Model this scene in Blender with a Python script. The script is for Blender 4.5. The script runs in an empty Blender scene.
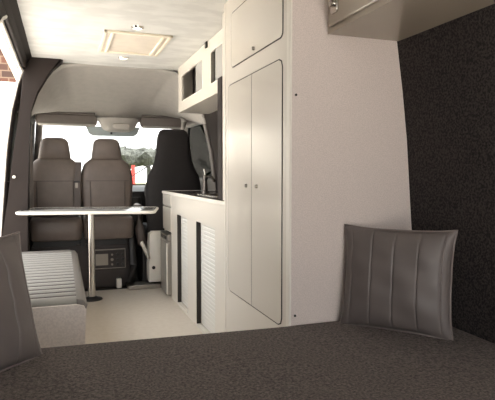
import bpy, bmesh, math, random
from mathutils import Vector, Matrix
random.seed(4)
PI = math.pi
SC = bpy.context.scene
COL = SC.collection

# ------------------------------------------------------------------ camera
cam_d = bpy.data.cameras.new('camera'); cam = bpy.data.objects.new('camera', cam_d); COL.objects.link(cam)
cam_d.sensor_width = 36.0; cam_d.lens = 520 / 495 * 36.0; cam_d.clip_start = 0.02; cam_d.clip_end = 400
cam.location = (0, 0, 1.06)
cam.rotation_euler = (math.radians(90 - 2.97), 0, math.radians(-19.6))
SC.camera = cam
# ------------------------------------------------------------------ light
W = bpy.data.worlds.new('overcast_sky'); SC.world = W; W.use_nodes = True
wn = W.node_tree.nodes; wl = W.node_tree.links
bg = wn['Background']; bg.inputs['Strength'].default_value = 1.0
wtc = wn.new('ShaderNodeTexCoord'); wsep = wn.new('ShaderNodeSeparateXYZ'); wr = wn.new('ShaderNodeValToRGB')
wl.new(wtc.outputs['Generated'], wsep.inputs[0]); wl.new(wsep.outputs['Z'], wr.inputs[0]); wl.new(wr.outputs[0], bg.inputs['Color'])
wr.color_ramp.elements[0].position = 0.0; wr.color_ramp.elements[0].color = (0.98, 0.965, 0.94, 1)
wr.color_ramp.elements[1].position = 0.6; wr.color_ramp.elements[1].color = (0.93, 0.945, 0.97, 1)
sun_d = bpy.data.lights.new('sun', 'SUN'); sun_d.energy = 5.0; sun_d.angle = math.radians(12); sun_d.color = (1.0, 0.97, 0.93)
sun = bpy.data.objects.new('sun', sun_d); COL.objects.link(sun)
SUN_DIR = Vector((-0.25, 0.20, -0.90))          # direction the light travels
sun.rotation_euler = SUN_DIR.to_track_quat('-Z', 'Y').to_euler()
SC.view_settings.view_transform = 'Standard'; SC.view_settings.look = 'None'
SC.view_settings.gamma = 1.0; SC.view_settings.use_curve_mapping = False
SC.view_settings.exposure = 2.17
SC.cycles.use_denoising = True
SC.cycles.max_bounces = 14; SC.cycles.diffuse_bounces = 8; SC.cycles.transparent_max_bounces = 16
SC.cycles.sample_clamp_indirect = 6

# ------------------------------------------------------------------ materials
def lin(c):
    return tuple(((v / 12.92) if v <= .04045 else ((v + .055) / 1.055) ** 2.4) for v in c)
def mat(name, rgb, rough=.6, metal=0.0, var=0.0, scale=8.0, rgb2=None, bump=0.0, bscale=60.0, detail=4.0, stretch=None,
        coat=0.0, sheen=0.0, spec=0.5, dist=.002, sharp=False, rgh=.5):
    m = bpy.data.materials.new(name); m.use_nodes = True
    n = m.node_tree.nodes; l = m.node_tree.links; p = n['Principled BSDF']
    a = lin(rgb) + (1,)
    p.inputs['Base Color'].default_value = a
    p.inputs['Roughness'].default_value = rough; p.inputs['Metallic'].default_value = metal
    p.inputs['Specular IOR Level'].default_value = spec
    if coat: p.inputs['Coat Weight'].default_value = coat; p.inputs['Coat Roughness'].default_value = .15
    if sheen: p.inputs['Sheen Weight'].default_value = sheen; p.inputs['Sheen Roughness'].default_value = .5
    tc = n.new('ShaderNodeTexCoord'); mp = n.new('ShaderNodeMapping'); l.new(tc.outputs['Object'], mp.inputs[0])
    if stretch: mp.inputs['Scale'].default_value = stretch
    if rgb2 is not None or var:
        nz = n.new('ShaderNodeTexNoise'); nz.inputs['Scale'].default_value = scale; nz.inputs['Detail'].default_value = detail; nz.inputs['Roughness'].default_value = rgh
        l.new(mp.outputs[0], nz.inputs['Vector'])
        cr = n.new('ShaderNodeValToRGB'); l.new(nz.outputs['Fac'], cr.inputs[0])
        lo, hi = (.42, .58) if sharp else (.3, .7)
        cr.color_ramp.elements[0].position = lo; cr.color_ramp.elements[1].position = hi
        b = lin(rgb2) + (1,) if rgb2 is not None else tuple(v * (1 - var) for v in a[:3]) + (1,)
        cr.color_ramp.elements[0].color = a; cr.color_ramp.elements[1].color = b
        l.new(cr.outputs[0], p.inputs['Base Color'])
    if bump:
        bz = n.new('ShaderNodeTexNoise'); bz.inputs['Scale'].default_value = bscale; bz.inputs['Detail'].default_value = 3
        l.new(tc.outputs['Object'], bz.inputs['Vector'])
        bp = n.new('ShaderNodeBump'); bp.inputs['Strength'].default_value = bump; bp.inputs['Distance'].default_value = dist
        l.new(bz.outputs['Fac'], bp.inputs['Height']); l.new(bp.outputs[0], p.inputs['Normal'])
    return m
def glassmat(name, tint=(1, 1, 1), refl=.08):
    m = bpy.data.materials.new(name); m.use_nodes = True
    n = m.node_tree.nodes; l = m.node_tree.links
    for x in list(n):
        if x.type != 'OUTPUT_MATERIAL': n.remove(x)
    t = n.new('ShaderNodeBsdfTransparent'); t.inputs[0].default_value = tint + (1,)
    g = n.new('ShaderNodeBsdfGlossy'); g.inputs['Roughness'].default_value = .03
    mx = n.new('ShaderNodeMixShader'); mx.inputs[0].default_value = refl
    l.new(t.outputs[0], mx.inputs[1]); l.new(g.outputs[0], mx.inputs[2])
    l.new(mx.outputs[0], [x for x in n if x.type == 'OUTPUT_MATERIAL'][0].inputs[0])
    return m
def emit(name, col, s):
    m = mat(name, col); p = m.node_tree.nodes['Principled BSDF']
    p.inputs['Emission Color'].default_value = lin(col) + (1,); p.inputs['Emission Strength'].default_value = s
    return m

M = dict(
    cream=mat('cream_laminate', (.855, .83, .785), .32, coat=.25),
    door=mat('cream_door', (.865, .84, .795), .25, coat=.4),
    edge=mat('white_edging', (.90, .88, .84), .4),
    gap=mat('dark_cap_and_gap_shade', (.16, .14, .12), .7),  # dark colour for painted gap and jamb shade, also the screw caps
    speckle=mat('speckled_wallboard', (.85, .80, .775), .75, rgb2=(.79, .745, .72), scale=260, bump=.15, bscale=300, sharp=True),
    speckle2=mat('speckled_bench_board', (.865, .83, .805), .8, rgb2=(.82, .785, .765), scale=120, bump=.15, bscale=300, sharp=True),
    locker=mat('overhead_laminate', (.66, .615, .555), .25, coat=.3),
    ceil=mat('mottled_ceiling_lining', (.80, .80, .785), .8, rgb2=(.85, .85, .835), scale=5, stretch=(1, 1.8, 1), detail=11, sharp=True),
    carpet=mat('black_wall_carpet', (.10, .085, .085), .95, rgb2=(.25, .22, .215), scale=130, bump=.9, bscale=260, dist=.004, sharp=True),
    bed=mat('heather_bed_cover', (.13, .115, .11), .95, rgb2=(.52, .475, .455), scale=120, bump=1.0, bscale=150, dist=.006, detail=4, rgh=.75),
    floor=mat('beige_vinyl_floor', (.79, .75, .695), .35, rgb2=(.82, .785, .735), scale=30),
    cabfloor=mat('dark_cab_mat', (.10, .09, .08), .9),
    headl=mat('grey_headlining', (.655, .64, .615), .85, rgb2=(.685, .665, .64), scale=20, bump=.1, bscale=200),
    visor=mat('grey_visor_vinyl', (.42, .39, .37), .6, bump=.2, bscale=150),
    dark=mat('dark_pillar_trim', (.165, .14, .13), .7, bump=.15, bscale=200, spec=.2),
    darker=mat('dark_plastic', (.11, .10, .095), .5),
    seat=mat('grey_brown_leatherette', (.40, .355, .33), .5, rgb2=(.365, .325, .30), scale=14, bump=.3, bscale=40, dist=.004),
    seatp=mat('grey_seat_piping', (.28, .24, .22), .5),
    blackseat=mat('black_seat_cover', (.08, .06, .055), .8, rgb2=(.10, .08, .075), scale=30, bump=.3, bscale=60),
    base=mat('dark_brown_seat_box', (.19, .16, .15), .6),
    pillow=mat('warm_grey_leather', (.41, .378, .365), .52, rgb2=(.39, .36, .348), scale=10, bump=.15, bscale=16, dist=.004),
    piping=mat('pale_stitch', (.50, .455, .44), .45),
    cushion=mat('pale_ribbed_vinyl', (.58, .57, .545), .65, spec=.25),
    cushionb=mat('grey_cushion_border', (.47, .45, .43), .5),
    chrome=mat('brushed_steel', (.78, .76, .73), .22, metal=1.0),
    steel=mat('satin_steel', (.62, .60, .57), .35, metal=1.0),
    tabletop=mat('pale_grey_tabletop', (.74, .74, .72), .18, coat=.5, rgb2=(.70, .70, .68), scale=30),
    worktop=mat('dark_worktop', (.19, .17, .16), .25, rgb2=(.26, .24, .22), scale=150),
    tambour=mat('white_tambour_slats', (.84, .83, .80), .4),
    fridge=mat('silver_fridge', (.60, .58, .55), .3, metal=.6),
    white=mat('white_plastic', (.86, .84, .80), .35),
    seal=mat('white_painted_metal', (.93, .91, .88), .3),
    frost=mat('pale_grey_sliding_panel', (.68, .675, .66), .25, coat=.3),
    mirror=mat('tinted_strip', (.66, .70, .70), .3),
    brick=None,
    hedge=mat('dull_green_leaves', (.17, .175, .16), .9, rgb2=(.28, .29, .27), scale=14, sharp=True),
    grass=mat('pale_dry_grass', (.33, .36, .20), .95, rgb2=(.44, .45, .30), scale=3),
    asphalt=mat('pale_concrete', (.82, .79, .75), .95),
    red=mat('red_plastic', (.72, .12, .08), .5),
    ivory=mat('ivory_vent_plastic', (.90, .86, .78), .4),
    blind=mat('peach_vent_blind', (.86, .82, .76), .6, rgb2=(.82, .78, .72), scale=12),
    led=emit('warm_led', (1, .95, .86), 1.2),
    screen=mat('pale_screen', (.55, .52, .48), .2),
    glass=glassmat('clear_glass', (.96, .97, .96), .05),
    dglass=glassmat('tinted_side_glass', (.008, .013, .008), .02),
)
def brickmat():
    m = bpy.data.materials.new('brown_brickwork'); m.use_nodes = True
    n = m.node_tree.nodes; l = m.node_tree.links; p = n['Principled BSDF']; p.inputs['Roughness'].default_value = .9
    tc = n.new('ShaderNodeTexCoord'); mp = n.new('ShaderNodeMapping'); mp.inputs['Rotation'].default_value = (-PI / 2, 0, 0)
    b = n.new('ShaderNodeTexBrick'); l.new(tc.outputs['Object'], mp.inputs[0]); l.new(mp.outputs[0], b.inputs['Vector'])
    b.inputs['Color1'].default_value = lin((.30, .17, .11)) + (1,); b.inputs['Color2'].default_value = lin((.18, .12, .09)) + (1,)
    b.inputs['Mortar'].default_value = lin((.38, .31, .25)) + (1,)
    b.inputs['Scale'].default_value = 1.0; b.inputs['Brick Width'].default_value = .29; b.inputs['Row Height'].default_value = .145
    b.inputs['Mortar Size'].default_value = .013
    l.new(b.outputs['Color'], p.inputs['Base Color'])
    return m
M['brick'] = brickmat()

# ------------------------------------------------------------------ mesh helpers
def box(bm, x0, x1, y0, y1, z0, z1, bev=0.0, seg=2):
    vs = [bm.verts.new((x, y, z)) for x in (x0, x1) for y in (y0, y1) for z in (z0, z1)]
    fs = [bm.faces.new([vs[i] for i in q]) for q in ((0, 1, 3, 2), (4, 6, 7, 5), (0, 4, 5, 1), (2, 3, 7, 6), (0, 2, 6, 4), (1, 5, 7, 3))]
    if bev:
        es = list({e for f in fs for e in f.edges})
        bmesh.ops.bevel(bm, geom=es, offset=bev, segments=seg, profile=.5, affect='EDGES')
def prism(bm, pts, axis, a0, a1, bev=0.0):
    def P(p, a):
        return {'X': (a, p[0], p[1]), 'Y': (p[0], a, p[1]), 'Z': (p[0], p[1], a)}[axis]
    A = [bm.verts.new(P(p, a0)) for p in pts]; B = [bm.verts.new(P(p, a1)) for p in pts]
    k = len(pts); fs = [bm.faces.new(A), bm.faces.new(B[::-1])]
    caps = [e for f in fs for e in f.edges]
    for i in range(k): bm.faces.new((A[i], B[i], B[(i + 1) % k], A[(i + 1) % k]))
    if bev: bmesh.ops.bevel(bm, geom=caps, offset=bev, segments=2, profile=.5, affect='EDGES')
def rrect(u0, u1, v0, v1, r, n=4):
    o = []
    for cx, cy, a0 in ((u1 - r, v1 - r, 0), (u0 + r, v1 - r, PI / 2), (u0 + r, v0 + r, PI), (u1 - r, v0 + r, 1.5 * PI)):
        for i in range(n + 1):
            a = a0 + i * PI / 2 / n; o.append((cx + r * math.cos(a), cy + r * math.sin(a)))
    return o
def tube(bm, pts, r, n=8, caps=True):
    pts = [Vector(p) for p in pts]; rings = []
    for i, p in enumerate(pts):
        t = (pts[min(i + 1, len(pts) - 1)] - pts[max(i - 1, 0)]).normalized()
        a = t.cross(Vector((0, 0, 1)));
        if a.length < .05: a = t.cross(Vector((0, 1, 0)))
        a.normalize(); b = t.cross(a); rr = r[i] if isinstance(r, (list, tuple)) else r
        rings.append([bm.verts.new(p + a * rr * math.cos(2 * PI * k / n) + b * rr * math.sin(2 * PI * k / n)) for k in range(n)])
    for A, B in zip(rings, rings[1:]):
        for k in range(n): bm.faces.new((A[k], A[(k + 1) % n], B[(k + 1) % n], B[k]))
    if caps: bm.faces.new(rings[0][::-1]); bm.faces.new(rings[-1])
def loft(bm, rows, n=28, e=3.0):
    """rows of (z, cx, cy, half width, half depth): rounded upholstered body"""
    rings = []
    for row in rows:
        z, cx, cy, hw, hd = row[:5]; ee = row[5] if len(row) > 5 else e; R = []
        for k in range(n):
            a = 2 * PI * k / n; c, s = math.cos(a), math.sin(a)
            R.append(bm.verts.new((cx + hw * math.copysign(abs(c) ** (2 / ee), c), cy + hd * math.copysign(abs(s) ** (2 / ee), s), z)))
        rings.append(R)
    for A, B in zip(rings, rings[1:]):
        for k in range(n): bm.faces.new((A[k], A[(k + 1) % n], B[(k + 1) % n], B[k]))
    bm.faces.new(rings[0][::-1]); bm.faces.new(rings[-1])
def sheet(bm, rows):
    R = [[bm.verts.new(p) for p in r] for r in rows]
    for A, B in zip(R, R[1:]):
        for i in range(len(A) - 1): bm.faces.new((A[i], A[i + 1], B[i + 1], B[i]))
def obj(name, bm, m, parent=None, smooth=None, solid=0.0, sub=0, offset=0.0):
    bmesh.ops.recalc_face_normals(bm, faces=bm.faces)
    me = bpy.data.meshes.new(name); bm.to_mesh(me); bm.free()
    me.materials.append(M[m] if isinstance(m, str) else m)
    o = bpy.data.objects.new(name, me); COL.objects.link(o)
    if parent is not None:
        o.parent = parent
        if parent.type == 'EMPTY': o.matrix_parent_inverse = Matrix.Translation(-Vector(parent.location))
    if smooth is not None:
        for p in me.polygons: p.use_smooth = True
        me.set_sharp_from_angle(angle=math.radians(smooth))
    if sub: s = o.modifiers.new('s', 'SUBSURF'); s.levels = sub; s.render_levels = sub
    if solid: s = o.modifiers.new('t', 'SOLIDIFY'); s.thickness = solid; s.offset = offset
    return o
def tag(o, label, cat, group=None, kind=None):
    o['label'] = label; o['category'] = cat
    if group: o['group'] = group
    if kind: o['kind'] = kind
    return o
def thing(name, label, cat, loc, group=None):
    o = bpy.data.objects.new(name, None); o.empty_display_size = .05; COL.objects.link(o); o.location = loc
    return tag(o, label, cat, group)
def struct(name, bm, m, label, cat, **k):
    o = obj(name, bm, m, **k); o['kind'] = 'structure'; o['label'] = label; o['category'] = cat
    return o
B = bmesh.new

# ------------------------------------------------------------------ van shell
PR = [(-.02, 1.475), (.45, 1.445), (.83, 1.411), (1.16, 1.386), (1.36, 1.362), (1.59, 1.328), (1.75, 1.285), (1.87, 1.25), (1.97, 1.22), (2.02, 1.19)]
def XR(z):
    for (a, xa), (b, xb) in zip(PR, PR[1:]):
        if z <= b: return xa + (xb - xa) * (max(z, a) - a) / (b - a)
    return PR[-1][1]
def XL(z): return .98 - XR(z)
H = 1.96
def taper(y):                      # the body narrows towards the nose
    return 0 if y < 4.5 else .10 * (y - 4.5) / 1.5
levels = [i * .04 - .02 for i in range(52)]
def wall_strip(bm, side, zs, y0, y1, n):
    rows = []
    for z in zs:
        a, b = y0(z), y1(z); row = []
        for i in range(n + 1):
            y = a + (b - a) * i / n
            x = XR(z) - taper(y) if side > 0 else XL(z) + taper(y)
            row.append((x, y, z))
        rows.append(row)
    sheet(bm, rows)
# sliding door opening in the left wall
OR0, OF0, OT, RC = 2.72, 4.47, 1.875, .34
def yrear(z):
    d = z - (OT - RC)
    return OR0 if d <= 0 else OR0 + RC - math.sqrt(max(RC * RC - d * d, 0))
def yfront(z):
    d = z - (OT - .10)
    return OF0 if d <= 0 else OF0 - .10 + math.sqrt(max(.01 - d * d, 0))
bm = B()
zs = [z for z in levels if z < OT - .002] + [OT]
wall_strip(bm, -1, zs, lambda z: -.9, yrear, 6)
# in front of the opening: cab side with a door window
wz0, wz1 = 1.0, 1.55
lo = [z for z in zs if z < wz0] + [wz0]; mid = [wz0] + [z for z in zs if wz0 + .001 < z < wz1] + [wz1]; hi = [wz1] + [z for z in zs if z > wz1 + .001]
wall_strip(bm, -1, lo, yfront, lambda z: 6.3, 8)
wall_strip(bm, -1, mid, lambda z: OF0, lambda z: 4.85, 3)
wall_strip(bm, -1, mid, lambda z: 5.85 - (z - wz0) * .5, lambda z: 6.3 - (z - wz0) * .9, 2)
wall_strip(bm, -1, hi, yfront, lambda z: 5.8, 8)
top = [OT] + [z for z in levels if z > OT + .002]
wall_strip(bm, -1, top, lambda z: -.9, lambda z: 5.8, 14)
struct('wall_left', bm, 'dark', 'dark lined left side of the van with the sliding door opening', 'wall', solid=.03, offset=0, smooth=40)
bm = B()
zs2 = list(levels)
wall_strip(bm, 1, zs2, lambda z: -.9, lambda z: 2.6, 5)
struct('wall_right', bm, 'carpet', 'black carpeted right side wall beside the bed', 'wall', solid=.03, offset=0, smooth=40)
bm = B()
lo = [z for z in zs2 if z < wz0] + [wz0]; mid = [wz0] + [z for z in zs2 if wz0 + .001 < z < wz1] + [wz1]; hi = [wz1] + [z for z in zs2 if z > wz1 + .001]
wall_strip(bm, 1, lo, lambda z: 2.6, lambda z: 6.3, 12)
wall_strip(bm, 1, mid, lambda z: 2.6, lambda z: 4.78, 8)
wall_strip(bm, 1, mid, lambda z: 5.7 - (z - wz0) * .5, lambda z: 6.3 - (z - wz0) * .9, 2)
wall_strip(bm, 1, hi, lambda z: 2.6, lambda z: 5.8, 12)
struct('wall_right', bm, 'visor', 'grey right side of the van behind the kitchen and the driver', 'wall', solid=.03, offset=0, smooth=40)
bm = B(); box(bm, -.50, 1.47, -.9, 4.83, -.06, 0)
struct('floor', bm, 'floor', 'pale beige vinyl floor of the van', 'floor')
bm = B(); box(bm, -.50, 1.47, 4.83, 6.3, -.10, -.004)
struct('floor', bm, 'cabfloor', 'dark cab floor under the front seats', 'floor')
bm = B(); box(bm, -.215, 1.195, -.9, 3.50, H, H + .03)
struct('ceiling', bm, 'ceil', 'pale mottled ceiling lining nearest the bed', 'ceiling')
bm = B(); box(bm, -.215, 1.195, 3.503, 4.57, H + .001, H + .03)
struct('ceiling', bm, 'ceil', 'pale mottled ceiling lining ahead of the joint', 'ceiling')
bm = B()
sheet(bm, [[(x, y, 2.07 - .9 * abs((x - .49) / 1.0) ** 4 * .12) for x in [-.42 + i * .13 for i in range(15)]] for y in (-.9, 2, 4.6, 5.9)])
struct('roof', bm, 'seal', 'unseen white outer roof of the van, added to block light', 'roof', solid=.02)  # unseen outer skin added to stop light leaking in above the lining
# front bulkhead below the windscreen
bm = B(); box(bm, -.40, 1.36, 6.24, 6.28, -.1, .93)
struct('wall_front', bm, 'darker', 'dark bulkhead under the windscreen', 'wall')

# ------------------------------------------------------------------ outside
bm = B(); box(bm, -40, 60, -30, 120, -.62, -.6)
struct('ground', bm, 'asphalt', 'ground around the van, set as pale concrete to bounce light inside', 'ground')  # paleness raised so the sunlit ground bounces light up to the ceiling
bm = B(); box(bm, -8, 50, 16, 90, -.60, -.55)
go = tag(obj('lawn', bm, 'grass'), 'pale green grass beyond the windscreen', 'grass', kind='structure')
t = thing('brick_building', 'brown brick building with white lower part seen past the open side door', 'building', (-4.4, 12.2, -.6))
bm = B(); box(bm, -8, -.70, 12.0, 12.4, 2.8, 6.5); obj('brick_wall', bm, 'brick', t)
bm = B(); box(bm, -8, -.70, 11.96, 12.4, -.6, 2.95); obj('rendered_wall', bm, 'seal', t)
bm = B(); box(bm, -8.2, -.68, 11.85, 12.55, 6.5, 6.65); obj('coping', bm, 'asphalt', t)
bm = B()
for i in range(70):
    a = i / 69; x = 2.0 + a * 7.6 + random.uniform(-.1, .1); hh = (.55 + .35 * math.sin(a * 3.1)) * random.uniform(.8, 1.1)
    c = Vector((x, 21 + random.uniform(-.4, .4), 1.55 + hh * .2))
    bmesh.ops.create_icosphere(bm, subdivisions=2, radius=.36 * random.uniform(.8, 1.2), matrix=Matrix.Translation(c))
for v in bm.verts: v.co += Vector((random.uniform(-.09, .09), random.uniform(-.09, .09), random.uniform(-.09, .09)))
for i in range(8): box(bm, 2.2 + i, 2.35 + i, 20.9, 21.05, -.6, 1.3)
tag(obj('hedge', bm, 'hedge'), 'grey-green clipped tree row seen through the windscreen', 'hedge')
bm = B()
loft(bm, [(-.55, 1.9, 15, .14, .14), (-.50, 1.9, 15, .14, .14), (-.49, 1.9, 15, .08, .08), (1.1, 1.9, 15, .06, .06), (1.28, 1.9, 15, .045, .045)], n=14, e=2)
tag(obj('marker_post', bm, 'red'), 'small red marker post outside, beside the middle headrest', 'post')

# ------------------------------------------------------------------ dark trim around the cab arch, left side
AR = [(-.258, -.05), (-.258, .85), (-.235, 1.35), (-.222, 1.55), (-.190, 1.70), (-.114, 1.835), (.022, 1.952)]
OUT = [(.022, 1.958), (-.07, 1.985), (-.13, 1.985), (-.22, 1.965), (-.268, 1.90), (-.303, 1.55), (-.352, 1.24), (-.402, .85), (-.445, .58), (-.47, -.05)]
t = thing('pillar_trim', 'dark moulded pillar trim sweeping up to the ceiling beside the open side door', 'pillar trim', (-.36, 4.45, 0))
bm = B(); prism(bm, AR + OUT, 'Y', 4.42, 4.56, .02); obj('pillar_cover', bm, 'dark', t, smooth=40)
bm = B(); box(bm, -.405, -.365, 4.40, 4.425, 1.03, 1.07, .006)
bm.free(); bm = B(); tube(bm, [(-.352, 4.435, 1.03), (-.352, 4.40, 1.03)], .012, 10); obj('clip', bm, 'white', t)
# header band
bm = B(); prism(bm, [(-.205, 1.962), (-.285, 1.872), (-.31, 1.872), (-.32, 1.96), (-.26, 2.0), (-.205, 2.0)], 'Y', 1.0, 4.44)
tag(obj('header_trim', bm, 'dark', smooth=30), 'dark trim band along the ceiling above the side door opening', 'trim', kind='structure')
# pale seal around the opening
bm = B()
pts = [(XL(.0) + .012, OF0 - .03, .0)]
for z in [.2, .58, .85, 1.24, 1.55, 1.76]: pts.append((XL(z) - .012, OF0 - .035, z))
pts += [(XL(1.85) + .0, OF0 - .08, 1.845), (-.292, OF0 - .2, 1.868), (-.292, OR0 + RC, 1.868)]
for i in range(1, 7):
    z = OT - RC + RC * math.cos(i / 6 * PI / 2); pts.append((XL(z) + .01, yrear(z) + .004, z))
for z in [1.2, .6, 0]: pts.append((XL(z) + .01, OR0 + .005, z))
tube(bm, pts, .012, 8)
tag(obj('door_seal', bm, 'seal', smooth=60), 'white painted edge running round the side door opening', 'door seal', kind='structure')

# ------------------------------------------------------------------ cab headlining
def arch(u):      # rear edge, u 0..1 left to right
    pl = [(-.235, 1.50), (-.222, 1.58), (-.190, 1.70), (-.114, 1.835), (.022, 1.935), (.20, 1.962)]
    pts = pl + [(.35, 1.963), (.49, 1.963), (.63, 1.963)] + [(.98 - x, z) for x, z in pl[::-1]]
    f = u * (len(pts) - 1); i = min(int(f), len(pts) - 2); f -= i
    return pts[i][0] + (pts[i + 1][0] - pts[i][0]) * f, pts[i][1] + (pts[i + 1][1] - pts[i][1]) * f
bm = B(); rows = []; NU = 56; NV = 18
for j in range(NV + 1):
    v = j / NV; row = []
    for i in range(NU + 1):
        u = i / NU; x, z = arch(u)
        s = .5 - .5 * math.cos(PI * min(v * 1.15, 1))
        fx = -.27 + 1.52 * u; fz = 1.655
        k = v ** 1.15
        zz = z + (fz - z) * (k * .8 + s * .2); xx = x + (fx - x) * v
        # central pod swelling downwards near the front
        g = math.exp(-((xx - .56) / .16) ** 2) * max(0, (v - .45) / .55) ** 2
        zz -= .10 * g
        row.append((xx, 4.56 + 1.10 * v, zz))
    rows.append(row)
sheet(bm, rows)
tag(obj('cab_headlining', bm, 'headl', smooth=60, solid=.015, offset=1), 'smooth grey domed headlining over the cab', 'headlining')
bm = B(); box(bm, -.40, 1.40, 5.655, 5.70, 1.60, 2.05)
struct('trim_1', bm, 'headl', 'grey header rail above the windscreen', 'trim')
# pod lamp
t = thing('roof_console', 'rounded grey console with courtesy lamp hanging at the middle of the cab roof', 'console', (.56, 5.6, 1.50))
bm = B(); loft(bm, [(1.49, .56, 5.57, .11, .08), (1.505, .56, 5.57, .15, .11), (1.54, .56, 5.57, .175, .13), (1.62, .56, 5.57, .215, .14)], e=2.6); obj('housing', bm, 'headl', t, smooth=60)
bm = B(); prism(bm, rrect(.49, .66, 1.508, 1.56, .018), 'Y', 5.425, 5.47, .004); obj('lamp_lens', bm, 'steel', t)
def visor(x0, x1, label):
    t = thing('sun_visor', label, 'sun visor', ((x0 + x1) / 2, 5.55, 1.53), 'sun visors')
    bm = B(); prism(bm, rrect(x0, x1, 1.535, 1.645, .035), 'Y', 5.50, 5.54, .012); obj('visor_panel', bm, 'visor', t, smooth=50)
    bm = B(); box(bm, x0 + .02, x1 - .02, 5.47, 5.53, 1.528, 1.55, .008); obj('lower_lip', bm, 'headl', t, smooth=50)
    bm = B(); tube(bm, [(x0 + .02, 5.52, 1.655), (x1 - .02, 5.52, 1.655)], .012, 8); obj('hinge_rod', bm, 'visor', t, smooth=50)
visor(-.235, .345, 'grey sun visor over the passenger seats, left of the roof console')
visor(.775, 1.22, 'grey sun visor over the black driver seat')
t = thing('rearview_mirror', 'wide pale blue-grey strip with black sensor hanging below the roof console', 'mirror', (.5, 5.66, 1.44))
bm = B(); prism(bm, [(.24, 1.55), (.27, 1.475), (.31, 1.45), (.73, 1.45), (.77, 1.475), (.80, 1.55)], 'Y', 5.70, 5.725, .006); obj('panel', bm, 'mirror', t)
bm = B(); box(bm, .488, .508, 5.685, 5.70, 1.47, 1.49, .003); obj('sensor', bm, 'darker', t)

# windscreen
t = thing('windscreen', 'large clear windscreen in dark frame at the front of the cab', 'windscreen', (.49, 6.0, .9))
def wsp(x, z): return (x, 6.24 - (z - .92) * .75, z)
bm = B()
vs = [bm.verts.new(wsp(*p)) for p in ((-.26, .92), (1.24, .92), (1.17, 1.60), (-.20, 1.60))]; bm.faces.new(vs)
obj('pane', bm, 'glass', t, solid=.006)
for nm, a, b in (('side_pillar', (-.275, .95), (-.205, 1.60)), ('side_pillar', (1.255, .95), (1.185, 1.60))):
    bm = B(); tube(bm, [wsp(*a), wsp((a[0] + b[0]) / 2, 1.27), wsp(*b)], .035, 10); obj(nm, bm, 'visor', t, smooth=60)
bm = B(); tube(bm, [wsp(.72, .95), wsp(.80, 1.02), wsp(.98, 1.14)], .008, 6); bmesh.ops.translate(bm, verts=bm.verts, vec=(0, .05, .02))
tag(obj('wiper_arm', bm, 'darker'), 'thin dark wiper arm lying across the windscreen beside the driver seat', 'wiper')
# dashboard
t = thing('dashboard', 'black dashboard below the windscreen', 'dashboard', (.49, 6.0, .5))
bm = B(); prism(bm, [(5.72, .50), (5.68, .72), (5.74, .86), (5.86, .90), (6.21, .915), (6.21, .40), (5.8, .40)], 'X', -.24, 1.22, .02); obj('fascia', bm, 'darker', t, smooth=40)
bm = B(); loft(bm, [(.10, .68, 5.62, .13, .10), (.60, .68, 5.66, .13, .10), (.80, .68, 5.72, .12, .07)], e=5); obj('centre_console', bm, 'darker', t, smooth=50)
bm = B()
c = Vector((1.02, 5.56, .86)); ax = Vector((0, -.85, .5)).normalized(); ux = Vector((1, 0, 0)); uy = ax.cross(ux)
tube(bm, [c + ux * .19 * math.cos(i * PI / 16) + uy * .19 * math.sin(i * PI / 16) for i in range(33)], .014, 8)
for a in (0, PI, 1.5 * PI): tube(bm, [c, c + ux * .19 * math.cos(a) + uy * .19 * math.sin(a)], .016, 8)
tube(bm, [c, c - ax * .22], .03, 10); obj('steering_wheel', bm, 'darker', t, smooth=60)

# side windows of the cab
def sidewin(side, ya, yb, label):
    t = thing('door_window', label, 'side window', ((XR(1.0) if side > 0 else XL(1.0)), 5.2, 1.0))
    bm = B(); rows = []
    for i in range(8):
        z = wz0 + (wz1 - wz0) * i / 7; row = []
        for j in range(6):
            y = ya + (yb - (z - wz0) * .5 - ya) * j / 5
            row.append(((XR(z) - taper(y)) if side > 0 else (XL(z) + taper(y)), y, z))
        rows.append(row)
    loop = rows[0] + [r[-1] for r in rows[1:]] + rows[-1][::-1][1:] + [r[0] for r in rows[::-1]][1:]
    sheet(bm, rows); obj('pane', bm, 'dglass' if side > 0 else 'glass', t, solid=.004)
    bm = B(); tube(bm, loop, .016, 8, caps=False); obj('frame', bm, 'darker', t, smooth=60)
    if side > 0:
        bm = B(); tube(bm, [(1.16, 5.28, 1.64), (1.19, 5.28, 1.585), (1.165, 5.28, 1.49), (1.145, 5.28, 1.38), (1.14, 5.28, 1.22)], [.03, .032, .026, .02, .012], 10); obj('surround', bm, 'headl', t, smooth=60)
    return t
sidewin(1, 4.78, 5.70, 'dark tinted side window beside the driver seat')
sidewin(-1, 4.85, 5.85, 'clear side window in the cab door beside the passenger seats')
# right B pillar, seat belt strap beside it
t = thing('pillar_trim', 'dark leaning pillar trim behind the tap, under the white wall locker', 'pillar trim', (1.3, 4.5, .9))
bm = B()
def rp(z): return XR(z) - .02
prism(bm, [(rp(1.60) - .10, 1.62), (rp(1.2) - .075, 1.25), (rp(.9) - .06, .905), (XR(.905) - .01, .905), (XR(1.2), 1.2), (XR(1.62), 1.62)], 'Y', 4.05, 4.60, .015)
obj('pillar_cover', bm, 'dark', t, smooth=40)
bm = B(); prism(bm, [(rp(1.60) - .110, 1.60), (rp(1.2) - .085, 1.25), (rp(.9) - .070, .905), (rp(.9) - .06, .905), (rp(1.2) - .07, 1.25), (rp(1.6) - .095, 1.6)], 'Y', 4.56, 4.64, .005)
obj('pale_edge', bm, 'visor', t)

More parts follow.
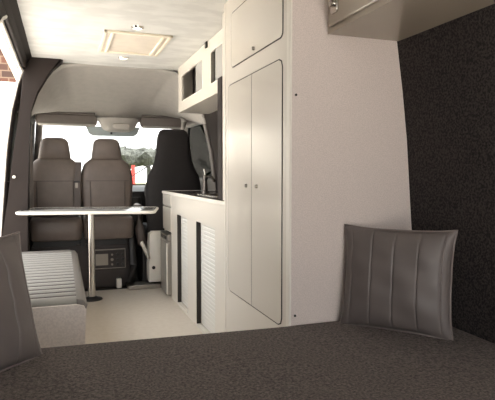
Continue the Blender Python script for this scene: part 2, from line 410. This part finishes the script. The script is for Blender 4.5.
# ------------------------------------------------------------------ passenger double seat
t = thing('double_passenger_seat', 'grey-brown leatherette double passenger seat behind the table', 'seat', (.17, 5.1, 0))
def passback(cx):
    bm = B(); cy = 5.03
    loft(bm, [(.667, cx, cy, .20, .05), (.69, cx, cy, .215, .065), (.80, cx, cy, .227, .07), (.98, cx, cy, .238, .075), (1.08, cx, cy + .005, .225, .07),
              (1.14, cx, cy + .01, .205, .062), (1.175, cx, cy + .015, .165, .055), (1.20, cx, cy + .018, .13, .045), (1.212, cx, cy + .02, .10, .03)], e=3.6)
    o = obj('backrest', bm, 'seat', t, smooth=60)
    bm = B(); s = -.078
    box(bm, cx - .19, cx + .19, cy - .0775, cy - .0725, .985, .991, .001)
    tube(bm, [(cx - .15, cy - .070, .68), (cx - .155, cy - .078, .98)], .004, 6); tube(bm, [(cx + .15, cy - .070, .68), (cx + .155, cy - .078, .98)], .004, 6)
    obj('stitched_seam', bm, 'seatp', o)
    bm = B(); 
    loft(bm, [(1.185, cx, cy + .01, .135, .05), (1.20, cx, cy + .005, .138, .055), (1.28, cx, cy, .128, .06), (1.34, cx, cy, .118, .055), (1.365, cx, cy, .10, .045), (1.378, cx, cy, .07, .03)], e=3.4)
    obj('headrest', bm, 'seat', t, smooth=60)
passback(-.060); passback(.394)
bm = B(); cy = 5.02
for x0, x1 in ((-.275, .165), (.172, .615)):
    cx = (x0 + x1) / 2; hw = (x1 - x0) / 2
    bm = B(); loft(bm, [(.47, cx, cy, hw * .93, .25), (.485, cx, cy, hw * .98, .265), (.56, cx, cy, hw, .275), (.63, cx, cy, hw * .99, .272), (.655, cx, cy, hw * .96, .26), (.665, cx, cy, hw * .90, .24)], e=7)
    obj('seat_cushion', bm, 'seat', t, smooth=60)
bm = B(); box(bm, -.25, .60, 4.92, 5.35, .40, .472); obj('seat_frame', bm, 'darker', t)
bm = B(); box(bm, -.27, .62, 4.93, 5.36, 0, .40, .008); obj('seat_box', bm, 'base', t)
bm = B(); box(bm, .145, .185, 4.885, 4.95, .40, .50, .004); obj('hinge', bm, 'darker', t)
bm = B(); box(bm, .12, .20, 4.90, 4.925, .405, .42, .003); obj('hinge_plate', bm, 'seatp', t)
# middle belt strap with buckle
t2 = thing('seat_belt', 'grey seat belt with pale buckle hanging between the two passenger backrests', 'seat belt', (.13, 4.93, .7))
bm = B(); sheet(bm, [[(x0, y, z), (x0 + .052, y, z)] for x0, y, z in ((.118, 4.95, 1.16), (.110, 4.935, 1.05), (.10, 4.93, .98), (.10, 4.93, .68))]); obj('strap', bm, 'seatp', t2, solid=.004)
bm = B(); box(bm, .098, .15, 4.925, 4.938, .975, .99, .002); obj('buckle_bar', bm, 'darker', t2)
bm = B(); box(bm, .108, .132, 4.922, 4.938, .925, .972, .004); obj('buckle', bm, 'screen', t2)
t2 = thing('seat_belt', 'dark seat belt with small pale latch hanging on the pillar left of the passenger seats', 'seat belt', (-.29, 4.9, .5))
bm = B(); sheet(bm, [[(-.27, 4.855, z), (-.235, 4.865, z)] for z in (1.50, 1.1, .85, .68)]); obj('strap', bm, 'visor', t2, solid=.004)
bm = B(); tube(bm, [(-.28, 4.66, .90), (-.275, 4.66, .83)], .008, 8); tube(bm, [(-.28, 4.66, .90), (-.265, 4.66, .92)], .008, 8); obj('latch', bm, 'white', t2)
# heater control panel on the seat box
t2 = thing('heater_control_panel', 'grey heater control panel with small screen and knobs on the dark seat box', 'control panel', (.395, 4.92, .18))
bm = B(); box(bm, .262, .545, 4.908, 4.93, .178, .362, .006); obj('faceplate', bm, 'steel', t2)
bm = B(); box(bm, .272, .535, 4.902, 4.909, .188, .352, .002); obj('black_panel', bm, 'base', t2)
bm = B(); box(bm, .275, .385, 4.896, 4.903, .215, .32, .002); obj('screen', bm, 'screen', t2)
for i, (x, z) in enumerate(((.42, .31), (.47, .31), (.515, .31), (.42, .265), (.47, .265), (.515, .265), (.42, .22), (.47, .22), (.515, .22))):
    bm = B(); tube(bm, [(x, 4.903, z), (x, 4.890, z)], .014 if i % 2 else .010, 10)
    obj('knob', bm, 'darker' if i % 3 else 'screen', t2, smooth=40)
bm = B(); box(bm, .455, .50, 4.86, 4.925, 0, .085, .004)
tag(obj('white_floor_box', bm, 'white'), 'small white block on the floor below the heater control panel', 'box')

# ------------------------------------------------------------------ driver seat
t = thing('driver_seat', 'black covered driver seat with integrated headrest', 'seat', (.91, 4.9, 0))
cx, cy = .985, 4.84
bm = B(); loft(bm, [(.48, cx, cy, .23, .06), (.54, cx, cy, .25, .075), (.75, cx, cy, .262, .08), (.93, cx, cy, .262, .08), (1.03, cx, cy, .242, .078), (1.10, cx, cy, .205, .07),
               (1.17, cx, cy, .178, .06), (1.24, cx, cy, .165, .06), (1.33, cx, cy, .157, .06), (1.40, cx, cy, .148, .055), (1.445, cx, cy, .13, .045), (1.465, cx, cy, .10, .03)], e=3.2)
obj('backrest', bm, 'blackseat', t, smooth=60)
bm = B(); loft(bm, [(.40, cx, 5.06, .23, .24), (.42, cx, 5.06, .25, .26), (.52, cx, 5.06, .255, .265), (.56, cx, 5.06, .24, .25)], e=6); obj('seat_cushion', bm, 'blackseat', t, smooth=60)
bm = B()
box(bm, .635, .70, 4.82, 5.10, .70, .77, .03, 4); obj('armrest', bm, 'seat', t, smooth=60)
bm = B(); tube(bm, [(.665, 4.84, .72), (.66, 4.83, .55), (.69, 4.85, .40)], [.03, .045, .04], 10); obj('side_bolster', bm, 'seatp', t, smooth=60)
bm = B(); box(bm, .70, 1.12, 4.92, 5.30, .0, .42, .01); obj('pedestal', bm, 'darker', t)
bm = B(); prism(bm, rrect(.545, 1.18, 0.002, .04, .012), 'Y', 4.74, 4.918, .004); obj('base_plate', bm, 'steel', t)
bm = B(); prism(bm, [(.735, .06), (.735, .22), (.742, .50), (.76, .53), (.88, .53), (.90, .06)], 'Y', 4.74, 4.90, .01); obj('side_cover', bm, 'white', t, smooth=40)
bm = B(); tube(bm, [(.775, 4.742, .195), (.775, 4.732, .195)], .016, 10); obj('fixing_plug', bm, 'darker', t)
bm = B(); tube(bm, [(.73, 4.72, .28), (.665, 4.74, .44)], .017, 8); obj('release_lever', bm, 'chrome', t, smooth=40)
bm = B(); tube(bm, [(.58, 4.84, .05), (.60, 4.82, .22), (.59, 4.88, .48), (.62, 4.9, .62)], .035, 10); obj('cable_gaiter', bm, 'darker', t, smooth=50)

# ------------------------------------------------------------------ kitchen unit
KX = .86
KB = 4.70
t = thing('kitchen_unit', 'long cream kitchen unit with two roller-shutter cupboards', 'cabinet', (1.1, 3.7, 0))
n1 = (3.73, 4.10); n2 = (3.00, 3.47); NZ = .73
bm = B()
# carcass as front wall with openings + back mass
def fr(y0, y1, z0, z1, x0=KX, x1=KX + .03): box(bm, x0, x1, y0, y1, z0, z1)
fr(2.72, n2[0], 0, .89); fr(n2[1], n1[0], 0, .89); fr(n1[1], 4.33, 0, .89)
for a, b in (n1, n2): fr(a, b, NZ, .89); fr(a, b, 0, .02)
box(bm, KX + .065, 1.37, 2.72, 4.33, 0, .60)
box(bm, KX + .065, KX + .09, 2.72, 4.33, .60, .875)
box(bm, 1.10, 1.37, 4.33, KB, 0, .60); box(bm, KX + .01, 1.35, KB - .018, KB, 0, .875)
box(bm, KX + .02, 1.35, 4.33, KB - .018, .545, .555)
obj('carcass', bm, 'cream', t)
for a, b in (n1, n2):
    bm = B(); nsl = 26; zt = NZ
    pts = [(KX + .034, .02)]
    for i in range(nsl):
        z0 = .02 + (NZ - .02) * i / nsl; dz = (NZ - .02) / nsl
        pts += [(KX + .034, z0 + dz * .10), (KX + .0312, z0 + dz * .22), (KX + .0312, z0 + dz * .82), (KX + .034, z0 + dz * .94)]
    pts += [(KX + .034, NZ), (KX + .045, NZ), (KX + .045, .02)]
    prism(bm, pts, 'Y', a, b - .012); obj('tambour_door', bm, 'tambour', t)
    bm = B(); box(bm, KX + .001, KX + .03, b - .012, b - .001, .02, NZ - .002); obj('jamb_shade_strip', bm, 'gap', t)  # dark strip painting the shade on the far jamb of the recess
bm = B(); box(bm, KX - .003, KX, 4.10 - .001, 4.104, .0, .0001); bm.free()
# drawers above the fridge
for z0, z1 in ((.56, .765), (.775, .875)):
    bm = B(); box(bm, KX - .004, KX + .014, 4.335, KB - .004, z0, z1, .003); obj('drawer', bm, 'door', t)
# worktop with sink cut-out
SX0, SX1, SY0, SY1 = .97, 1.27, 3.30, 3.78
tw = thing('worktop', 'dark worktop with pale front edge along the kitchen unit', 'worktop', (1.1, 3.7, .875))
bm = B()
for q in ((.868, 1.375, 2.72, SY0), (.868, 1.375, SY1, KB), (.868, SX0, SY0, SY1), (SX1, 1.375, SY0, SY1)): box(bm, *q, .88, .897)
obj('top', bm, 'worktop', tw)
bm = B(); box(bm, .85, .868, 2.72, KB + .004, .877, .900, .003); box(bm, .868, 1.35, KB, KB + .004, .877, .900); obj('edging', bm, 'edge', tw)
M['gun'] = mat('dark_chrome', (.36, .34, .32), .25, metal=1.0)
ts = thing('sink', 'stainless steel sink bowl with rim set into the worktop', 'sink', (1.12, 3.54, .9))
bm = B()
for q in ((SX0 - .02, SX1 + .02, SY0 - .02, SY0 + .01), (SX0 - .02, SX1 + .02, SY1 - .01, SY1 + .02), (SX0 - .02, SX0 + .01, SY0, SY1), (SX1 - .01, SX1 + .02, SY0, SY1)): box(bm, *q, .897, .904, .002)
obj('rim', bm, 'chrome', ts)
bm = B(); rings = []
for ins, z in ((0, .897), (.015, .80), (.05, .775)):
    rings.append([bm.verts.new((x, y, z)) for x, y in rrect(SX0 + .001 + ins, SX1 - .001 - ins, SY0 + .001 + ins, SY1 - .001 - ins, .05)])
for A, Bb in zip(rings, rings[1:]):
    for k in range(len(A)): bm.faces.new((A[k], A[(k + 1) % len(A)], Bb[(k + 1) % len(A)], Bb[k]))
bm.faces.new(rings[-1]); obj('bowl', bm, 'steel', ts, smooth=40, solid=.003)
tp = thing('tap', 'small chrome kitchen tap standing on the worktop before the dark pillar', 'tap', (1.05, 3.93, .897))
bm = B(); loft(bm, [(.898, 1.05, 3.93, .030, .030), (.92, 1.05, 3.93, .028, .028), (.925, 1.05, 3.93, .020, .020), (1.00, 1.05, 3.93, .015, .015), (1.03, 1.05, 3.93, .018, .018), (1.045, 1.05, 3.93, .012, .012)], e=2, n=16); obj('body', bm, 'gun', tp, smooth=50)
bm = B(); tube(bm, [(1.05, 3.93, 1.0), (1.06, 3.90, 1.03), (1.07, 3.82, 1.03), (1.075, 3.76, 1.0)], .010, 10); obj('spout', bm, 'gun', tp, smooth=50)
bm = B(); tube(bm, [(1.05, 3.93, 1.045), (1.045, 3.95, 1.09)], .007, 8); obj('lever', bm, 'chrome', tp, smooth=50)
th = thing('hob', 'low stainless steel hob with glass lid on the worktop next to the wardrobe', 'hob', (1.12, 2.98, .9))
bm = B(); box(bm, .95, 1.28, 2.78, 3.20, .898, .908, .003); obj('plate', bm, 'steel', th)
for y in (2.88, 3.09):
    bm = B(); loft(bm, [(.909, 1.12, y, .06, .06), (.918, 1.12, y, .055, .055), (.922, 1.12, y, .03, .03)], e=2, n=18); obj('burner', bm, 'darker', th, smooth=40)
    bm = B()
    for a in range(4):
        c_, s_ = math.cos(a * PI / 2 + .4), math.sin(a * PI / 2 + .4)
        tube(bm, [(1.12 + .02 * c_, y + .02 * s_, .935), (1.12 + .085 * c_, y + .085 * s_, .935), (1.12 + .085 * c_, y + .085 * s_, .909)], .004, 6)
    obj('pan_support', bm, 'darker', th)

# fridge
t = thing('fridge', 'small silver fridge at the far end of the kitchen unit', 'fridge', (.98, 4.5, 0))
bm = B(); box(bm, .875, 1.09, 4.345, 4.675, .015, .54); obj('cabinet', bm, 'darker', t)
bm = B(); box(bm, .828, .874, 4.345, 4.675, .02, .475, .006); obj('door', bm, 'fridge', t)
bm = B(); box(bm, .828, .874, 4.345, 4.675, .478, .540, .006)
o = obj('control_strip', bm, 'steel', t)
bm = B()
for i in range(5): box(bm, .824, .830, 4.39 + i * .05, 4.42 + i * .05, .495, .522)
obj('vent_grille', bm, 'darker', o)
bm = B(); box(bm, .820, .829, 4.345, 4.362, .03, .465, .003); obj('handle', bm, 'edge', t)

# ------------------------------------------------------------------ wall locker over the kitchen
LX = .95; LZ0, LZ1 = 1.575, 1.955; LY0, LY1 = 2.95, 4.43
t = thing('wall_locker', 'white open-fronted wall locker with sliding panels above the kitchen unit', 'wall cabinet', (1.12, 3.7, LZ0))
OP = [(3.62, 4.31), (3.0, 3.40)]; oz0, oz1 = 1.655, 1.868
bm = B()
def lf(y0, y1, z0, z1): box(bm, LX, LX + .018, y0, y1, z0, z1)
lf(LY0, LY1, LZ0, oz0); lf(LY0, LY1, oz1, LZ1); lf(LY0, 3.0, oz0, oz1); lf(3.40, 3.62, oz0, oz1); lf(4.31, LY1, oz0, oz1)
def wallpoly(z0, z1, x0, gap=.018):
    zz = [z0 + (z1 - z0) * i / 5 for i in range(6)]
    return [(x0, z0)] + [(XR(z) - gap, z) for z in zz] + [(x0, z1)]
prism(bm, wallpoly(LZ0, LZ0 + .015, LX + .018), 'Y', LY0, LY1)
prism(bm, wallpoly(LZ0, LZ1, LX + .018), 'Y', LY1 - .015, LY1); prism(bm, wallpoly(LZ0, LZ1, LX + .018), 'Y', LY0, LY0 + .015)
prism(bm, wallpoly(LZ0 + .015, LZ1, LX + .018), 'Y', 3.50, 3.515)
obj('carcass', bm, 'cream', t)
bm = B(); box(bm, LX + .12, LX + .135, LY0 + .02, LY1 - .02, LZ0 + .016, LZ1 - .01); obj('back_lining', bm, 'base', t)
for (a, b), c in zip(OP, (3.84, 3.31)):
    bm = B(); box(bm, LX + .006, LX + .012, a + .001, c, oz0 + .001, oz1 - .001); obj('sliding_panel', bm, 'frost', t)
    bm = B(); tube(bm, [(LX + .001, y, z) for y, z in rrect(a, b, oz0, oz1, .02)] + [(LX + .001, b - .02 + .02, oz1 - .02)], .004, 6); obj('opening_edge', bm, 'edge', t)
bm = B(); box(bm, LX - .012, LX - .001, 3.475, 3.515, 1.915, 1.955, .003); obj('catch', bm, 'darker', t)

# ------------------------------------------------------------------ wardrobe
WX, WY0, WY1 = .83, 1.84, 2.695
t = thing('wardrobe', 'tall cream wardrobe with upper flap and double doors beside the kitchen', 'wardrobe', (1.1, 2.27, 0))
poly = [(WX, .0)] + [(XR(z) - .018, z) for z in [0, .3, .6, .9, 1.2, 1.4, 1.6, 1.75, 1.87, 1.93]] + [(1.14, 1.958), (WX, 1.958)]
bm = B(); prism(bm, poly, 'Y', WY0 + .006, WY1, 0); obj('carcass', bm, 'cream', t)
poly2 = [(WX + .006, .01)] + poly[1:-1] + [(WX + .006, 1.957)]
bm = B(); prism(bm, poly2, 'Y', WY0 - .002, WY0 + .006); obj('rear_panel', bm, 'speckle', t)
bm = B(); box(bm, WX - .004, WX + .006, WY0 - .004, WY0 + .03, 0, 1.957, .003); obj('corner_strip', bm, 'edge', t)
bm = B(); box(bm, WX - .003, WX + .01, WY1 - .012, WY1 + .004, .0, 1.957, .003); obj('corner_strip', bm, 'edge', t)
def door(pts, gappts):
    bm = B(); prism(bm, gappts, 'X', WX - .0022, WX + .004); obj('door_gap', bm, 'gap', t)  # dark plate behind the door paints the shaded gap as an outline
    bm = B(); prism(bm, pts, 'X', WX - .0030, WX + .003); return obj('door', bm, 'door', t)
def grow(y0, y1, z0, z1, r, g=.005): return rrect(y0, y1, z0, z1, r), rrect(y0 - g, y1 + g, z0 - g, z1 + g, r + g)
d1 = door(*grow(1.915, 2.568, 1.600, 1.868, .022))
zb, zt = .440, 1.512; ymid = 2.268
def chamf(y0, y1, z0, z1, side, g=0.0):
    a, b, c = .03, .009, .03
    if side < 0: return [(y0 - g, z0 + a), (y0 + b - g * .7, z0 + b - g * .7), (y0 + c, z0 - g), (y1, z0 - g), (y1, z1 + g), (y0 + c, z1 + g), (y0 + b - g * .7, z1 - b + g * .7), (y0 - g, z1 - a)]
    return [(y0, z0 - g), (y1 - c, z0 - g), (y1 - b + g * .7, z0 + b - g * .7), (y1 + g, z0 + a), (y1 + g, z1 - a), (y1 - b + g * .7, z1 - b + g * .7), (y1 - c, z1 + g), (y0, z1 + g)]
d2 = door(chamf(1.918, ymid - .003, zb, zt, -1), chamf(1.918, ymid, zb, zt, -1, .005))
d3 = door(chamf(ymid + .003, 2.628, zb, zt, 1), chamf(ymid, 2.628, zb, zt, 1, .005))
for d, y, z in ((d1, 2.235, 1.622), (d2, 2.195, 1.0), (d3, 2.335, 1.0)):
    bm = B(); tube(bm, [(WX - .003, y, z), (WX - .014, y, z)], [.009, .007], 12); bmesh.ops.scale(bm, verts=bm.verts, vec=(1, 1, 1)); obj('knob', bm, 'steel', d, smooth=40)
for z in (1.36, .50):
    bm = B(); tube(bm, [(WX + .022, WY0 - .001, z), (WX + .022, WY0 - .005, z)], .005, 8); obj('screw_cap', bm, 'gap', t)
bm = B(); box(bm, .866, .885, 2.70, 2.857, .903, 1.955, .002); obj('filler_strip', bm, 'cream', t)
# dark upright finishing panel between wardrobe and worktop
bm = B(); prism(bm, rrect(2.86, 2.945, .905, 1.61, .01), 'X', .862, .88, .002)
tag(obj('upright_panel', bm, 'dark'), 'narrow dark grey upright panel between worktop and wall locker beside the wardrobe', 'panel')

# ------------------------------------------------------------------ overhead locker above the bed
OX, OZ = .985, 1.60
t = thing('overhead_locker', 'beige overhead locker above the bed with silver catch', 'wall cabinet', (1.15, .8, OZ))
bm = B(); prism(bm, [(OX, OZ), (XR(OZ) - .016, OZ), (XR(1.75) - .016, 1.75), (XR(1.87) - .016, 1.87), (XR(1.93) - .02, 1.93), (OX, 1.955)], 'Y', -.6, 1.836, .004); obj('carcass', bm, 'locker', t)
bm = B(); box(bm, OX - .014, OX - .001, .65, 1.80, OZ + .02, 1.945, .004); od = obj('flap', bm, 'locker', t)
bm = B(); prism(bm, rrect(1.725, 1.775, 1.655, 1.735, .012), 'X', OX - .022, OX - .013, .002); oc = obj('catch', bm, 'chrome', od, smooth=40)
bm = B(); tube(bm, [(OX - .022, 1.75, 1.69), (OX - .038, 1.75, 1.69)], .014, 14); obj('button', bm, 'chrome', oc, smooth=40)

# ------------------------------------------------------------------ bed
t = thing('bed', 'wide bed platform covered in dark heather fabric in the foreground', 'bed', (.49, .9, 0))
bm = B(); box(bm, -.43, 1.40, -.45, 1.80, 0, .34); obj('bed_box', bm, 'speckle2', t)
bm = B(); nx, ny = 60, 70; rows = []
x0, x1, y0, y1 = XL(.45) + .02, XR(.45) - .02, -.45, 1.836
def bz(x, y):
    e = min((x - x0), (x1 - x), (y1 - y), (y - y0)); rr = .02
    d = 0 if e >= rr else rr - math.sqrt(max(rr * rr - (rr - e) ** 2, 0))
    return .466 + .0035 * math.sin(x * 5.1 + 1.3 * math.sin(y * 3.7)) * math.cos(y * 4.3) - d * (.75 if y < y1 - .02 else .5)
ysamp = [y0 + (y1 - y0) * j / ny for j in range(ny - 1)] + [y1 - .02, y1 - .012, y1 - .006, y1 - .002, y1]
xsamp = [x0, x0 + .003, x0 + .01, x0 + .02] + [x0 + (x1 - x0) * i / nx for i in range(2, nx - 1)] + [x1 - .02, x1 - .01, x1 - .003, x1]
top = [[(x, y + max(0, .78 - x) * .06 * max(y, 0) / 1.836, bz(x, y)) for x in xsamp] for y in ysamp]
sheet(bm, top)
per = [p for p in top[0]] + [r[-1] for r in top[1:]] + top[-1][::-1][1:] + [r[0] for r in top[::-1]][1:]
sheet(bm, [per, [(p[0], p[1], .34) for p in per]])
bmesh.ops.remove_doubles(bm, verts=bm.verts, dist=.0001)
obj('mattress_cover', bm, 'bed', t, smooth=60)

# ------------------------------------------------------------------ bench with ribbed cushion
t = thing('side_bench', 'low bench with pale ribbed cushion and speckled end panel', 'bench', (-.18, 3.5, 0))
bx0, bx1, by0, by1 = -.435, .100, 2.58, 4.30
bm = B(); prism(bm, [(bx0, 0), (bx1 - .02, 0), (bx1 - .005, .36), (bx1, .40), (bx1 - .012, .425), (bx1 - .04, .433), (bx0 + .02, .433)], 'Y', by0, by1, .003); obj('bench_box', bm, 'speckle2', t, smooth=30)
# cushion: cross ribs
bm = B(); rows = []; NR = 17; cy0, cy1 = by0 + .015, by1 - .12; cxr = bx1 - .045
ys = []
for i in range(NR):
    for f in (0, .03, .08, .18, .35, .5, .65, .82, .92, .97): ys.append((i + f) / NR)
ys.append(1)
xs = [bx0 + .03 + (cxr - bx0 - .03) * i / 12 for i in range(13)]
for s in ys:
    f = (s * NR) % 1.0; h = .440 + .022 * (1 - abs(2 * f - 1) ** 2.4) if 0 < s < 1 else .440
    rows.append([(x, cy0 + (cy1 - cy0) * s, h) for x in xs])
sheet(bm, rows)
loop = rows[0] + [r[-1] for r in rows[1:]] + rows[-1][::-1][1:] + [r[0] for r in rows[::-1]][1:]
sheet(bm, [loop, [(p[0], p[1], .434) for p in loop]]); bmesh.ops.remove_doubles(bm, verts=bm.verts, dist=.00005)
cu = obj('ribbed_cushion', bm, 'cushion', t, smooth=50)
bm = B()
for i in range(1, NR):
    y = cy0 + (cy1 - cy0) * i / NR; box(bm, xs[0], cxr, y - .009, y + .009, .438, .4575)
obj('rib_groove_shade', bm, 'seatp', cu)  # dark strips painting the shade in the grooves between ribs
bm = B(); prism(bm, [(cxr, .433), (bx1 - .002, .405), (bx1 + .004, .425), (bx1 - .015, .452), (cxr, .458)], 'Y', by0 + .01, by1 - .02, .003)
box(bm, bx0 + .03, cxr, cy1, by1 - .02, .434, .462, .01, 3); obj('cushion_border', bm, 'cushionb', t, smooth=50)

# ------------------------------------------------------------------ table
t = thing('table', 'narrow pale grey table on a single chrome leg before the passenger seats', 'table', (.219, 4.50, 0))
bm = B(); A = math.radians(-13); TC = (.222, 4.425); pts = []
for u, v in rrect(-.518, .518, -.26, .26, .06, 5):
    pts.append((TC[0] + u * math.cos(A) - v * math.sin(A), TC[1] + u * math.sin(A) + v * math.cos(A)))
prism(bm, pts, 'Z', .742, .765, .003); tt = obj('tabletop', bm, 'tabletop', t, smooth=30)
pe = [(p[0], p[1], .7535) for p in pts]
bm = B(); tube(bm, pe + [pe[0]], .0125, 8, caps=False); obj('edge_band', bm, 'edge', t, smooth=60)
bm = B(); tube(bm, [(.219, 4.50, .018), (.219, 4.50, .735)], .030, 20); obj('leg', bm, 'chrome', t, smooth=50)
bm = B(); loft(bm, [(0.001, .219, 4.50, .085, .085), (.010, .219, 4.50, .083, .083), (.018, .219, 4.50, .045, .045), (.03, .219, 4.50, .034, .034)], e=2, n=24); obj('floor_socket', bm, 'darker', t, smooth=40)
bm = B(); box(bm, .16, .28, 4.44, 4.56, .728, .742, .004); obj('mounting_plate', bm, 'steel', t)

# ------------------------------------------------------------------ roof vent and downlights
t = thing('roof_vent', 'rectangular ivory roof vent with peach blind in the ceiling', 'roof vent', (.48, 3.7, H))
vx0, vx1, vy0, vy1 = .265, .700, 3.42, 4.02
bm = B()
for q in ((vx0, vx1, vy0, vy0 + .03), (vx0, vx1, vy1 - .03, vy1), (vx0, vx0 + .022, vy0, vy1), (vx1 - .022, vx1, vy0, vy1)): box(bm, *q, H - .014, H + .0, .004)
obj('frame', bm, 'ivory', t)
for x in (vx0 + .045, vx1 - .065):
    bm = B(); box(bm, x, x + .02, vy0 + .03, vy1 - .03, H - .018, H - .002, .005); obj('slide_rail', bm, 'ivory', t)
bm = B(); box(bm, vx0 + .02, vx1 - .02, vy0 + .03, vy1 - .03, H - .006, H - .001); obj('blind', bm, 'blind', t)
bm = B(); box(bm, .42, .55, vy1 - .055, vy1 - .035, H - .018, H - .006, .004); obj('pull_bar', bm, 'ivory', t)
for x, y, lb in ((.454, 3.30, 'small round ceiling downlight on the bed side of the roof vent'), (.465, 4.20, 'small round ceiling downlight between roof vent and cab headlining')):
    t = thing('ceiling_downlight', lb, 'ceiling light', (x, y, H), 'ceiling downlights')
    bm = B(); loft(bm, [(H - .010, x, y, .030, .030), (H - .008, x, y, .038, .038), (H - .0005, x, y, .040, .040)], e=2, n=20); obj('bezel', bm, 'chrome', t, smooth=40)
    bm = B(); loft(bm, [(H - .012, x, y, .022, .022), (H - .0101, x, y, .024, .024)], e=2, n=16); obj('lens', bm, 'led', t)

# ------------------------------------------------------------------ pillows
def pillow(label, base, yaw, lean, w=.42, h=.42, flip=1):
    t = thing('scatter_cushion', label, 'cushion', base, 'grey leather cushions on the bed')
    t.rotation_euler = (0, 0, 0)
    R = Matrix.Translation(Vector(base)) @ Matrix.Rotation(yaw, 4, 'Z') @ Matrix.Rotation(lean, 4, 'X')
    seams = [-.82, -.42, .0, .44, .84]
    N = 48
    def P(a, b, side):
        # a,b in -1..1 ; outline with pulled corners
        x = a * w / 2 * (1 - .07 * (1 - abs(b) ** 3.0)) * (1 + .0 * b); z = b * h / 2 * (1 - .06 * (1 - abs(a) ** 3.0))
        t_ = (max(0, 1 - abs(a) ** 3.2) ** .62) * (max(0, 1 - abs(b) ** 3.2) ** .62)
        y = .056 * t_
        for s in seams: y -= .0035 * math.exp(-((a - s) / .014) ** 2) * min(1, t_ * 3)
        y += .002 * math.sin(a * 9 + b * 5) * t_ + .0018 * math.sin(b * 13 + a * 3) * t_
        return Vector((x, -side * y, z + h / 2))
    bm = B()
    av = sorted(set([-1 + 2 * i / N for i in range(N + 1)] + [s + d for s in seams for d in (-.03, -.012, 0, .012, .03)]))
    bv = [-1 + 2 * i / 32 for i in range(33)]
    for side in (1, -1): sheet(bm, [[R @ P(a, b, side) for a in av] for b in bv])
    bmesh.ops.remove_doubles(bm, verts=bm.verts, dist=.0003)
    body = obj('cover', bm, 'pillow', t, smooth=70)
    bm = B(); per = [(a, -1) for a in av] + [(1, b) for b in bv[1:]] + [(a, 1) for a in av[::-1][1:]] + [(-1, b) for b in bv[::-1][1:]]
    tube(bm, [R @ P(a, b, 1) for a, b in per], .0035, 6, caps=False); obj('edge_piping', bm, 'piping', body, smooth=60)
    bm = B()
    for s in seams: tube(bm, [R @ (P(s, b, 1) + Vector((.0035, -.0005, 0))) for b in bv[1:-1]], .0011, 5)
    obj('seam_stitching', bm, 'piping', body)
    return t
pillow('grey leather panelled cushion leaning into the corner of white panel and black wall', (1.165, 1.635, .459), math.radians(-50), math.radians(-7), w=.425, h=.398)
pillow('grey leather panelled cushion at the left edge, on the bed before the ribbed bench', (-.206, 1.647, .459), math.radians(50), math.radians(-12), w=.42, h=.415)
